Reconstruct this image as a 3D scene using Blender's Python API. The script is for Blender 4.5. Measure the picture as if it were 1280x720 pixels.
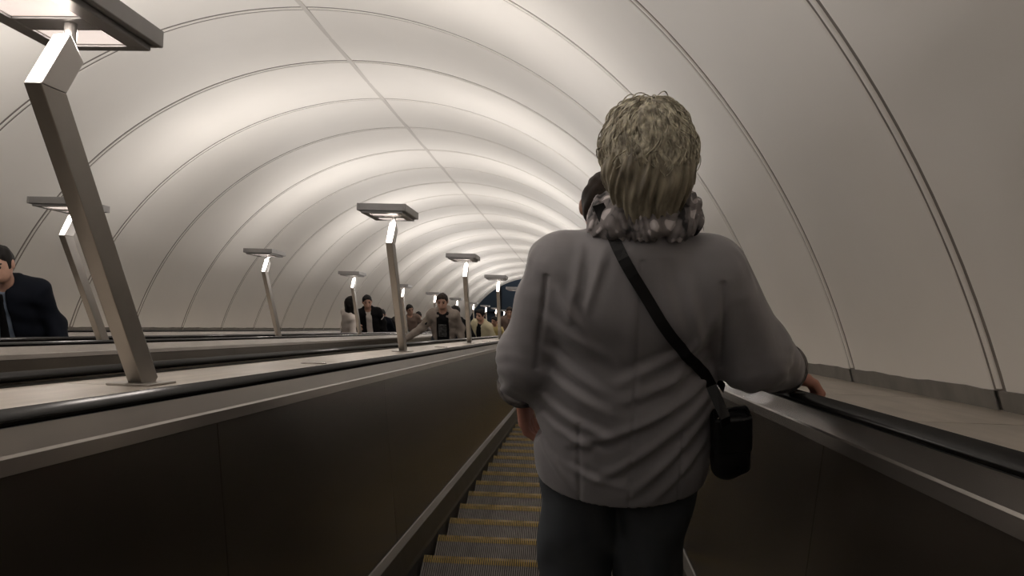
import bpy, bmesh, math, random
import numpy as np
from mathutils import Vector, Matrix
random.seed(4); np.random.seed(4)
for o in list(bpy.data.objects): bpy.data.objects.remove(o, do_unlink=True)
scene = bpy.context.scene
C = scene.collection

# ------------------------------------------------------------------ frame of the incline
C30, S30 = math.cos(math.pi/6), .5
def W(s, u, w):            # s across, u down the slope, w square to the slope -> world
    return Vector((s, u*C30 + w*S30, -u*S30 + w*C30))

# ------------------------------------------------------------------ camera
F_PX, PSI, THETA, RHO = 1217.5, .0724, .0403, .0292
CAM_S, CAM_W = .135, .963
def make_camera():
    R = Vector((math.cos(PSI), math.sin(PSI), 0)); F0 = Vector((-math.sin(PSI), math.cos(PSI), 0)); Wv = Vector((0, 0, 1))
    F = F0*math.cos(THETA) + Wv*math.sin(THETA); U = -F0*math.sin(THETA) + Wv*math.cos(THETA)
    R2 = R*math.cos(RHO) + U*math.sin(RHO); U2 = -R*math.sin(RHO) + U*math.cos(RHO)
    r, u_, f = W(*R2), W(*U2), W(*F)
    cd = bpy.data.cameras.new('camera'); cd.sensor_width = 36; cd.lens = 36*F_PX/1280; cd.clip_start = .05; cd.clip_end = 300
    co = bpy.data.objects.new('camera', cd); C.objects.link(co)
    m = Matrix.Identity(4)
    for i in range(3): m[i][0] = r[i]; m[i][1] = u_[i]; m[i][2] = -f[i]
    m.translation = W(CAM_S, 0, CAM_W)
    co.matrix_world = m
    scene.camera = co
make_camera()

# ------------------------------------------------------------------ world, exposure
wd = bpy.data.worlds.new('world'); scene.world = wd; wd.use_nodes = True
wd.node_tree.nodes['Background'].inputs[0].default_value = (.5, .55, .65, 1)
wd.node_tree.nodes['Background'].inputs[1].default_value = .01
vs = scene.view_settings
vs.view_transform = 'Standard'; vs.look = 'None'; vs.gamma = 1; vs.use_curve_mapping = False
vs.exposure = 0.12
LAMP_W = 12.0              # light of one lamp head, thrown to all sides out of its tray
UP_W = 9.5                 # light of its reflector, thrown straight up
DOWN_W = 3.5               # light through the two lenses under a head
LAMP_COL = (1, .955, .92)
LENS = .75                 # glow of the lenses under a head

# ------------------------------------------------------------------ materials
def srgb(r, g, b):
    def f(c):
        c /= 255
        return c/12.92 if c <= .04045 else ((c+.055)/1.055)**2.4
    return (f(r), f(g), f(b), 1)
MATS = {}
def mat(name, col, rough=.6, metal=0, noise=0, scale=20, bump=0, bscale=60, stretch=(1, 1, 1), emit=None, spec=.5, col2=None, sheen=0):
    m = bpy.data.materials.new(name); m.use_nodes = True; MATS[name] = m
    nt = m.node_tree; b = nt.nodes['Principled BSDF']
    b.inputs['Base Color'].default_value = col; b.inputs['Roughness'].default_value = rough; b.inputs['Metallic'].default_value = metal
    b.inputs['Specular IOR Level'].default_value = spec
    if sheen: b.inputs['Sheen Weight'].default_value = sheen
    tc = nt.nodes.new('ShaderNodeTexCoord'); mp = nt.nodes.new('ShaderNodeMapping'); mp.inputs['Scale'].default_value = stretch
    nt.links.new(tc.outputs['Object'], mp.inputs['Vector'])
    if noise or col2:
        n = nt.nodes.new('ShaderNodeTexNoise'); n.inputs['Scale'].default_value = scale; n.inputs['Detail'].default_value = 5
        nt.links.new(mp.outputs[0], n.inputs['Vector'])
        cr = nt.nodes.new('ShaderNodeMix'); cr.data_type = 'RGBA'
        c2 = col2 or tuple(c*(1-noise) for c in col[:3]) + (1,)
        cr.inputs[6].default_value = col; cr.inputs[7].default_value = c2
        rp = nt.nodes.new('ShaderNodeMapRange'); rp.inputs[1].default_value = .35; rp.inputs[2].default_value = .65
        nt.links.new(n.outputs['Fac'], rp.inputs[0]); nt.links.new(rp.outputs[0], cr.inputs[0]); nt.links.new(cr.outputs[2], b.inputs['Base Color'])
    if bump:
        n2 = nt.nodes.new('ShaderNodeTexNoise'); n2.inputs['Scale'].default_value = bscale; n2.inputs['Detail'].default_value = 3
        nt.links.new(mp.outputs[0], n2.inputs['Vector'])
        bp = nt.nodes.new('ShaderNodeBump'); bp.inputs['Strength'].default_value = bump; bp.inputs['Distance'].default_value = .01
        nt.links.new(n2.outputs['Fac'], bp.inputs['Height']); nt.links.new(bp.outputs[0], b.inputs['Normal'])
    if emit:
        b.inputs['Emission Color'].default_value = emit[0]; b.inputs['Emission Strength'].default_value = emit[1]
    return m
mat('vault', (.80, .765, .715, 1), .55, noise=.05, scale=.9, bump=.05, bscale=3, spec=.4)
mat('vault_strip', (.78, .745, .695, 1), .55, spec=.4)
mat('joint_shade', (.20, .178, .156, 1), .85)  # shade of the joint grooves, put into the colour
mat('vault_seam', (.58, .545, .505, 1), .6)
mat('plinth', (.20, .185, .165, 1), .8, noise=.25, scale=9)
mat('deck', (.46, .41, .355, 1), .42, metal=.35, noise=.22, scale=5, stretch=(4, .6, .6), bump=.03)
mat('deck_edge', (.42, .375, .32, 1), .38, metal=.5, noise=.15, scale=6)
mat('steel', (.34, .31, .28, 1), .26, metal=.9, noise=.15, scale=8, stretch=(6, .5, .5))
mat('bead', (.19, .172, .152, 1), .4, metal=.8)
mat('panel', (.10, .083, .064, 1), .27, metal=.75, noise=.35, scale=1.4, bump=.02, bscale=2)
mat('skirt', (.075, .068, .06, 1), .42, metal=.7, noise=.3, scale=6)
mat('rubber', (.010, .0095, .009, 1), .26, spec=.32)
mat('channel', (.02, .018, .016, 1), .6)
mat('step', (.27, .25, .235, 1), .5, metal=.5, noise=.3, scale=14)
mat('step_gap', (.03, .027, .024, 1), .8)
mat('yellow', (.44, .295, .065, 1), .55, noise=.35, scale=18)
mat('lamp_steel', (.36, .335, .305, 1), .34, metal=.85, noise=.08, scale=12)
mat('lamp_arm', (.52, .495, .47, 1), .3, metal=.85)
mat('lamp_head', (.36, .35, .345, 1), .42, metal=.6, noise=.1, scale=10)
mat('lens', (.8, .7, .65, 1), .5, emit=((1, .86, .78, 1), LENS))
mat('tube', (.9, .9, .9, 1), .4, emit=((1, .9, .82, 1), 6))
mat('hall_floor', (.045, .05, .058, 1), .18, noise=.4, scale=2)
mat('hall_wall', (.03, .034, .042, 1), .5)
mat('hall_glass', (.10, .135, .18, 1), .25, spec=.6)
mat('hall_fill', (.8, .85, .9, 1), .5, emit=((.75, .87, 1, 1), 2))
mat('hall_frame', (.02, .02, .022, 1), .4)

# ------------------------------------------------------------------ object helpers
def tag(o, label=None, cat=None, group=None, kind=None):
    if label: o['label'] = label
    if cat: o['category'] = cat
    if group: o['group'] = group
    if kind: o['kind'] = kind
    return o
def empty(name, loc=(0, 0, 0), rz=0):
    o = bpy.data.objects.new(name, None); C.objects.link(o); o.location = loc; o.rotation_euler = (0, 0, rz); o.empty_display_size = .1
    return o
def link(name, me, parent=None, loc=(0, 0, 0)):
    o = bpy.data.objects.new(name, me); C.objects.link(o); o.location = loc
    if parent: o.parent = parent
    return o
def mesh(name, verts, faces, m, smooth=False):
    me = bpy.data.meshes.new(name); me.from_pydata([tuple(v) for v in verts], [], [tuple(f) for f in faces]); me.update()
    me.materials.append(MATS[m])
    if smooth: me.polygons.foreach_set('use_smooth', [True]*len(me.polygons))
    return me
class MB:
    def __init__(s): s.v = []; s.f = []
    def box(s, x0, x1, y0, y1, z0, z1, fn=None):
        n = len(s.v); pts = [(x, y, z) for z in (z0, z1) for y in (y0, y1) for x in (x0, x1)]
        s.v += [fn(*p) if fn else p for p in pts]
        s.f += [tuple(n+i for i in q) for q in ((0, 2, 3, 1), (4, 5, 7, 6), (0, 1, 5, 4), (2, 6, 7, 3), (0, 4, 6, 2), (1, 3, 7, 5))]
        return s
    def bar(s, a, b, ex, ey, ta=1, tb=1):     # box bar a->b, half-size vectors ex, ey
        n = len(s.v); a, b, ex, ey = map(Vector, (a, b, ex, ey))
        for p, t in ((a, ta), (b, tb)):
            for i, j in ((-1, -1), (1, -1), (1, 1), (-1, 1)): s.v.append(tuple(p+ex*i*t+ey*j*t))
        s.f += [(n, n+3, n+2, n+1), (n+4, n+5, n+6, n+7)] + [(n+i, n+(i+1) % 4, n+4+(i+1) % 4, n+4+i) for i in range(4)]
        return s
    def tube(s, pts, r, k=10, cap=True):
        pts = [Vector(p) for p in pts]; n0 = len(s.v)
        rr = r if isinstance(r, (list, tuple)) else [r]*len(pts)
        for i, p in enumerate(pts):
            t = (pts[min(i+1, len(pts)-1)]-pts[max(i-1, 0)]).normalized()
            a = t.orthogonal() if i == 0 else (a - t*a.dot(t))
            a.normalize(); b = t.cross(a)
            for j in range(k):
                q = 2*math.pi*j/k; s.v.append(tuple(p+(a*math.cos(q)+b*math.sin(q))*rr[i]))
        for i in range(len(pts)-1):
            for j in range(k): s.f.append((n0+i*k+j, n0+i*k+(j+1) % k, n0+(i+1)*k+(j+1) % k, n0+(i+1)*k+j))
        if cap:
            s.f.append(tuple(n0+j for j in range(k))[::-1]); s.f.append(tuple(n0+(len(pts)-1)*k+j for j in range(k)))
        return s
    def extrude(s, prof, us, fn, closed=False, caps=True):   # prof list of (s,w), swept along u stations
        n0 = len(s.v); k = len(prof)
        for u in us:
            for a, b in prof: s.v.append(tuple(fn(a, u, b)))
        for i in range(len(us)-1):
            for j in range(k if closed else k-1): s.f.append((n0+i*k+j, n0+i*k+(j+1) % k, n0+(i+1)*k+(j+1) % k, n0+(i+1)*k+j))
        if closed and caps:
            s.f.append(tuple(n0+j for j in range(k))[::-1]); s.f.append(tuple(n0+(len(us)-1)*k+j for j in range(k)))
        return s
    def mesh(s, name, m, smooth=False, fix=True):
        me = mesh(name, s.v, s.f, m, smooth)
        if fix:
            bm = bmesh.new(); bm.from_mesh(me); bmesh.ops.recalc_face_normals(bm, faces=bm.faces); bm.to_mesh(me); bm.free()
        return me
    def build(s, name, m, parent=None, loc=(0, 0, 0), smooth=False, bevel=0):
        o = link(name, s.mesh(name, m, smooth), parent, loc)
        if bevel:
            b = o.modifiers.new('bevel', 'BEVEL'); b.width = bevel; b.segments = 2; b.limit_method = 'ANGLE'
        return o

# ------------------------------------------------------------------ the tunnel vault
ESC = 1.874                      # spacing of the escalators
CS, CW, RV = -1.874, -.028, 3.20  # axis and radius of the vault
J, J0 = 1.364, -.138             # ring joints
K0, K1 = -6, 31
U_END = J0 + K1*J
U_TOP = J0 + K0*J
A0 = math.asin((.785-CW)/RV) - .03
def arc_mesh(name, prof, angs, m):     # prof: (u, outward offset)
    mb = MB(); k = len(prof)
    for a in angs:
        for u, r in prof: mb.v.append(tuple(W(CS+(RV+r)*math.cos(a), u, CW+(RV+r)*math.sin(a))))
    for i in range(len(angs)-1):
        for j in range(k-1): mb.f.append((i*k+j, i*k+j+1, (i+1)*k+j+1, (i+1)*k+j))
    me = mesh(name, mb.v, mb.f, m, True)
    return me
NA = 44
angR = [A0+(math.pi/2-.0045-A0)*i/NA for i in range(NA+1)]
angL = [math.pi-a for a in angR][::-1]
pp = [(.038, .006), (.040, .003), (.043, .001), (.050, .0), (.060, .0)] + [(.060+(J-.120)*i/8, -.006*math.sin(math.pi*i/8)) for i in range(1, 8)] + [(J-.060, 0), (J-.050, .0), (J-.043, .001), (J-.040, .003), (J-.038, .006)]
angA = [A0+(math.pi-2*A0)*i/90 for i in range(91)]
sp = [(-.0145, .006), (-.014, .001), (-.011, -.001), (.011, -.001), (.014, .001), (.0145, .006)]
gp = [(-.06, .0045), (.06, .0045)]  # nearly flush dark band that draws the groove shade beside each strip
ceiling = tag(empty('ceiling'), 'cream vaulted tunnel lining of ribbed ring panels', None, None, 'structure')
pmR, pmL = arc_mesh('panel', pp, angR, 'vault'), arc_mesh('panel', pp, angL, 'vault')
A1 = math.asin((.842-CW)/RV)
smh, gmh = arc_mesh('joint_strip', sp, [A1+(math.pi-2*A1)*i/90 for i in range(91)], 'vault_strip'), arc_mesh('joint_shade', gp, angA, 'joint_shade')
for k in range(K0, K1):
    loc = W(0, J0+k*J, 0)
    link('panel', pmR, ceiling, loc); link('panel', pmL, ceiling, loc)
for k in range(K0, K1+1): link('joint_strip', smh, ceiling, W(0, J0+k*J, 0)); link('joint_shade', gmh, ceiling, W(0, J0+k*J, 0))
mb = MB(); mb.extrude([(CS-.022, CW+RV+.01), (CS-.018, CW+RV-.006), (CS+.018, CW+RV-.006), (CS+.022, CW+RV+.01)], [U_TOP, U_END], W)
mb.build('crown_strip', 'vault_seam', ceiling)
# edge ring of the tunnel mouth
mb = MB(); n = 91
for u in (U_END+.03, U_END+.25):
    for r in (-.02, .35):
        for a in angA: mb.v.append(tuple(W(CS+(RV+r)*math.cos(a), u, CW+(RV+r)*math.sin(a))))
for i in range(n-1):
    for a, b in ((0, 1), (1, 3), (3, 2), (2, 0)): mb.f.append((a*n+i, a*n+i+1, b*n+i+1, b*n+i))
mb.build('mouth_ring', 'vault_strip', ceiling)

# baseboards: painted plinth pieces, one per ring
for side, nm in ((1, 'right'), (-1, 'left')):
    root = tag(empty('baseboard_'+nm), 'grey painted plinth along the foot of the vault', None, None, 'structure')
    for k in range(K0, K1):
        mb = MB(); NS = 14
        for i in range(NS+1):
            u = J0+k*J+.016+(J-.032)*i/NS
            top = .838+.002*math.sin(u*9.1)+.0015*math.sin(u*23)
            for w_, r in ((.775, .01), (.775, -.008), (top, -.008), (top+.002, .01)):
                c = math.sqrt(max(0, (RV+r)**2-(w_-CW)**2)); mb.v.append(tuple(W(CS+side*c, u, w_)))
        for i in range(NS):
            for j in range(3): mb.f.append((i*4+j, i*4+j+1, (i+1)*4+j+1, (i+1)*4+j))
        mb.build('plinth_piece', 'plinth', root)

# ------------------------------------------------------------------ decks beside and between the escalators
DW = .797
def deck(name, s0, s1, w, plate, off, label, strips=True):
    root = tag(empty(name), label, None, None, 'structure')
    ins = .045 if strips else 0
    n = int((U_END-U_TOP)/plate)+1
    me = MB().box(s0+ins, s1-ins, .004, plate-.004, w-.03, w, lambda a, b, c: tuple(W(a, b, c))).mesh('deck_plate', 'deck')
    for i in range(n):
        u = U_TOP+off+i*plate
        if u+plate > U_END+1.2: break
        link('deck_plate', me, root, W(0, u, 0))
    MB().box(s0, s1, U_TOP, U_END+.6, w-.06, w-.032, lambda a, b, c: tuple(W(a, b, c))).build('deck_bed', 'channel', root)
    if strips:
        for a, b in ((s0, s0+ins-.004), (s1-ins+.004, s1)):
            MB().box(a, b, U_TOP, U_END+.6, w-.03, w-.003, lambda a, b, c: tuple(W(a, b, c))).build('deck_edge', 'deck_edge', root)
    return root
HB = .729                 # where a deck begins, from an escalator's middle
trim1 = deck('trim_1', HB, 1.245, .786, .905, .53, 'brown deck plates between the handrail and the vault foot', False)
trim2 = deck('trim_2', -ESC+HB, -HB, DW, 1.75, .1, 'metal deck dividing the woman\'s escalator from the next')
trim3 = deck('trim_3', -2*ESC+HB, -ESC-HB, DW, 1.75, .1, 'metal deck dividing the two far escalators')
trim4 = deck('trim_4', -4.99, -2*ESC-HB, .786, .905, .53, 'deck plates along the far side of the tunnel', False)

# ------------------------------------------------------------------ escalators
P_STEP, U0 = .405, 4.0823
NK0, NK1 = -14, 94
def nosing(k): return U0+P_STEP*k
SW = .497
def make_step_meshes():
    D = .405; ribs = 110; pitch = 2*SW/ribs
    b = MB()
    b.box(-SW, SW, -D, -.004, -.035, -.010)
    prof = [(-.004, -.010), (.0, -.03), (-.006, -.10), (-.025, -.17), (-.06, -.235), (-.075, -.235), (-.04, -.17), (-.03, -.035)]
    n = len(b.v)
    for x in (-SW, SW):
        for y, z in prof: b.v.append((x, y, z))
    k = len(prof)
    for j in range(k): b.f.append((n+j, n+(j+1) % k, n+k+(j+1) % k, n+k+j))
    b.f.append(tuple(n+j for j in range(k))); b.f.append(tuple(n+k+j for j in range(k))[::-1])
    for i in range(ribs):
        x = -SW+(i+.25)*pitch
        b.box(x, x+pitch*.45, -D, -.039, -.010, 0)
    tread = b.mesh('step', 'step'); tread.materials.append(MATS['step_gap'])
    for i in range(6): tread.polygons[i].material_index = 1      # dark floor of the grooves
    b = MB()
    b.box(-SW, SW, -.038, -.003, -.0105, -.0085)
    for i in range(ribs):
        x = -SW+(i+.22)*pitch
        b.box(x, x+pitch*.52, -.038, .001, -.010, .0008)
    nose = b.mesh('nosing', 'yellow'); nose.materials.append(MATS['step_gap'])
    for i in range(6): nose.polygons[i].material_index = 1
    return tread, nose
stepM, noseM = make_step_meshes()
labels = ['escalator beside the vault wall carrying the grey haired woman', 'middle escalator between the two rows of post lamps', 'escalator along the far wall carrying the man in the suit']
ESCALATORS = []
for e in range(3):
    sc = -ESC*e
    root = tag(empty('escalator', (sc, 0, 0)), labels[e], 'escalator', 'three parallel escalators'); ESCALATORS.append(root)
    for k in range(NK0, NK1):
        st = link('step', stepM, root, W(0, nosing(k), 0)); link('nosing', noseM, st)
    UT, UE = U_TOP, U_END+.4
    for sd in (-1, 1):
        X = lambda a, u, w: tuple(W(sd*a, u, w))
        # handrail: flat oval belt
        pr = []
        for i in range(20):
            q = 2*math.pi*i/20; cx, sy = math.cos(q), math.sin(q)
            pr.append((.682+.037*math.copysign(abs(cx)**.8, cx), .8125+.0115*math.copysign(abs(sy)**1.0, sy)))
        MB().extrude(pr, [UT, UE], X, True).build('handrail', 'rubber', root, smooth=True)
        MB().extrude([(.652, .802), (.652, .786), (.727, .786), (.727, .797), (.723, .797), (.723, .790), (.656, .790), (.656, .802)], [UT, UE], X, True).build('handrail_guide', 'channel', root)
        # inner deck: sloped face, fold and trim lip
        MB().extrude([(.656, .801), (.650, .8035), (.634, .770), (.630, .766), (.626, .744), (.634, .740), (.66, .76)], [UT, UE], X, True).build('inner_deck', 'steel', root)
        # panels
        L = 1.75; npan = int((UE-UT)/L)
        pm = MB().extrude([(.632, .744), (.556, .112), (.575, .112), (.650, .744)], [.002, L-.002], X, True).mesh('balustrade_panel', 'panel')
        off = (2.03-UT) % L - L
        for i in range(npan+2):
            u = UT+off+i*L
            if u+L > UE+.3: break
            link('balustrade_panel', pm, root, W(0, u, 0))
        MB().extrude([(.64, .744), (.566, .112), (.58, .112), (.655, .744)], [UT, UE], X, True).build('backing', 'channel', root)
        # skirt with ledge
        MB().extrude([(.560, .118), (.548, .116), (.534, .098), (.512, .020), (.506, .006), (.5045, -.26), (.53, -.26), (.57, .1)], [UT, UE], X, True).build('skirt', 'skirt', root)
        MB().extrude([(.553, .1195), (.549, .1185), (.532, .0985), (.533, .0935), (.538, .1)], [UT, UE], X, True).build('skirt_bead', 'bead', root)

# ------------------------------------------------------------------ hall at the foot
zf = W(0, U_END, -.02).z; yf = W(0, U_END, 0).y
MB().box(-9, 6, yf-.2, yf+26, zf-.2, zf).build('floor', 'hall_floor')
tag(bpy.data.objects['floor'], 'dark polished floor of the lower hall', None, None, 'structure')
o = MB().box(-9, 6, yf+20, yf+20.3, zf, zf+3.7).build('wall_end', 'hall_wall'); tag(o, 'dark end wall of the lower hall', None, None, 'structure')
o = MB().box(-9.2, -9, yf, yf+20, zf, zf+3.7).build('wall_left', 'hall_wall'); tag(o, 'dark side wall of the lower hall', None, None, 'structure')
o = MB().box(6, 6.2, yf, yf+20, zf, zf+3.7).build('wall_right', 'hall_wall'); tag(o, 'dark side wall of the lower hall on the other hand', None, None, 'structure')
o = MB().box(-9, 6, yf+1.9, yf+20, zf+3.7, zf+3.9).build('ceiling', 'hall_wall'); tag(o, 'dark ceiling of the lower hall', None, None, 'structure')
win = tag(empty('window_1', (-1.2, yf+3.2, zf)), 'blue tinted glass screen in the lower hall', None, None, 'structure')
for i in range(5):
    x = -4+i*1.6
    MB().box(x+.05, x+1.55, -.01, .01, .1, 2.4).build('pane', 'hall_glass', win)
    MB().box(x-.04, x+.04, -.04, .04, 0, 2.5).build('mullion', 'hall_frame', win)
MB().box(-4.04, 4.04, -.04, .04, 2.4, 2.5).build('top_rail', 'hall_frame', win)
for i, x in enumerate((-5, -2.5, 0, 2.5)):  # added fixtures, out of view, to brighten the hall and its glass
    fx = tag(empty('added_hall_fill', (x, yf+3.0, zf+3.7)), 'added cool white fill light of the lower hall, out of view', 'lamp', 'added fill lights of the lower hall')
    MB().box(-.3, .3, -.15, .15, -.06, 0).build('housing', 'hall_frame', fx); MB().box(-.27, .27, -.12, .12, -.066, -.061).build('diffuser', 'hall_fill', fx)
    lt = bpy.data.lights.new('hall_fill', 'AREA'); lt.energy = 8; lt.size = .4; lt.color = (.7, .85, 1)
    lo = bpy.data.objects.new('hall_fill', lt); C.objects.link(lo); lo.parent = fx; lo.location = (0, 0, -.075)

# ------------------------------------------------------------------ post lamps
def head_fn(s, u, w): return tuple(W(s, u, w))
def make_lamp():
    root = empty('post_lamp')
    a, kk, t = (0, 0, 0), (0, -.50, .612), (0, -.420, .716)
    base = MB().box(-.055, .055, -.09, .06, 0, .006, head_fn).build('base_plate', 'lamp_steel', root, bevel=.002)
    pd = (W(*kk)-W(*a)).normalized(); px = Vector((1, 0, 0)); py = pd.cross(px).normalized()
    b = MB().bar(W(*a)-pd*.01, W(*kk), px*.018, py*.037); me_post = b
    # mitred kink: shear the top ring of the post and start the arm there
    ad = (W(*t)-W(*kk)).normalized(); ay = ad.cross(px).normalized()
    mid = (py+ay).normalized()/max(.3, (py+ay).normalized().dot(py))
    ring = [W(*kk)+px*.018*i+mid*.037*j for i, j in ((-1, -1), (1, -1), (1, 1), (-1, 1))]
    for i in range(4): b.v[4+i] = tuple(ring[i])
    b.build('post', 'lamp_steel', root, bevel=.002)
    b2 = MB().bar(W(*kk), W(*t), px*.018, ay*.037)
    for i in range(4): b2.v[i] = tuple(ring[i])
    b2.build('arm', 'lamp_arm', root, bevel=.002)
    MB().tube([W(0, t[1]+.002, t[2]-.015), W(0, t[1]+.002, t[2]+.056)], .013, 14).build('neck', 'lamp_arm', root, smooth=True)
    # head: shallow tray, long side down the slope
    hc = (-.035, t[1]+.010); hx, hy = .135, .212; wb = t[2]+.052
    h = MB()
    X = lambda s, u, w: tuple(W(hc[0]+s, hc[1]+u, w))
    # rim walls
    for (x0, x1, y0, y1) in ((-hx, -hx+.012, -hy, hy), (hx-.012, hx, -hy, hy), (-hx+.012, hx-.012, -hy, -hy+.012), (-hx+.012, hx-.012, hy-.012, hy)):
        h.box(x0, x1, y0, y1, wb+.013, wb+.052, X)
    # underside frame around the two lenses
    h.box(-hx+.02, hx-.02, -hy+.02, -hy+.055, wb, wb+.014, X); h.box(-hx+.02, hx-.02, hy-.055, hy-.02, wb, wb+.014, X)
    h.box(-hx+.02, -hx+.060, -hy+.055, hy-.055, wb, wb+.014, X); h.box(hx-.060, hx-.02, -hy+.055, hy-.055, wb, wb+.014, X)
    h.box(-hx+.060, hx-.060, -.04, .04, wb, wb+.014, X)
    h.box(-hx+.012, hx-.012, -hy+.012, hy-.012, wb+.0145, wb+.020, X)
    ho = h.build('head', 'lamp_head', root, bevel=.002)
    for y0, y1 in ((-hy+.055, -.04), (.04, hy-.055)):
        MB().box(-hx+.060, hx-.060, y0, y1, wb+.006, wb+.014, X).build('lens', 'lens', ho)
    MB().box(-hx+.03, hx-.03, -hy+.03, hy-.03, wb+.030, wb+.034, X).build('light_tray', 'tube', ho)
    lt = bpy.data.lights.new('reflector_light', 'AREA'); lt.shape = 'RECTANGLE'; lt.size = .2; lt.size_y = .34; lt.energy = UP_W; lt.color = LAMP_COL
    lo = bpy.data.objects.new('reflector_light', lt); C.objects.link(lo); lo.parent = root
    lo.location = W(hc[0], hc[1], wb+.051); lo.rotation_euler = (math.radians(150), 0, 0)
    for du in (-.1, .1):
        lt = bpy.data.lights.new('lamp_light', 'POINT'); lt.shadow_soft_size = .03; lt.energy = LAMP_W/2; lt.color = LAMP_COL
        lo = bpy.data.objects.new('lamp_light', lt); C.objects.link(lo); lo.parent = root
        lo.location = W(hc[0], hc[1]+du, wb+.060)
        lt = bpy.data.lights.new('lens_light', 'AREA'); lt.shape = 'RECTANGLE'; lt.size = .13; lt.size_y = .1; lt.energy = DOWN_W/2; lt.color = (1, .90, .83)
        lo = bpy.data.objects.new('lens_light', lt); C.objects.link(lo); lo.parent = root
        lo.location = W(hc[0], hc[1]+du, wb+.003); lo.rotation_euler = (math.radians(-30), 0, 0)
    return root
def copy_tree(o, parent=None):
    c = o.copy(); C.objects.link(c); c.parent = parent
    for ch in list(o.children): copy_tree(ch, c)
    return c
LP, L0 = 3.5, 2.342
proto = None
rows = [(-ESC/2, 'angled steel post lamp on the deck beside the woman\'s escalator', 'row of post lamps on the nearer deck'),
        (-1.5*ESC, 'angled steel post lamp on the deck between the two far escalators', 'row of post lamps on the farther deck')]
for s, lab, grp in rows:
    for i in range(-2, 12):
        u = L0+LP*i
        if proto is None: o = proto = make_lamp()
        else: o = copy_tree(proto)
        o.location = W(s, u, DW); tag(o, lab, 'lamp', grp)
        if s < -2:
            if i == 1: o['label'] = 'angled steel post lamp standing beside the man in the navy suit'
            if i == 3: o['label'] = 'angled steel post lamp in front of the long haired woman in white'
# round cover caps in the divider decks
for tr, s in ((trim2, -ESC/2), (trim3, -1.5*ESC)):
    cm = None
    for i in range(-1, 11):
        if cm is None:
            b = MB(); k = 24
            for r, h_ in ((.05, 0), (.05, .004), (.044, .006), (0.0, .006)):
                for j in range(k): b.v.append(tuple(W(r*math.cos(2*math.pi*j/k), r*math.sin(2*math.pi*j/k), h_)))
            for a in range(3):
                for j in range(k): b.f.append((a*k+j, a*k+(j+1) % k, (a+1)*k+(j+1) % k, (a+1)*k+j))
            cm = b.mesh('cover_cap', 'steel', True, fix=False)
        link('cover_cap', cm, tr, W(s+.02, L0+LP*i+1.45, DW))

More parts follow.
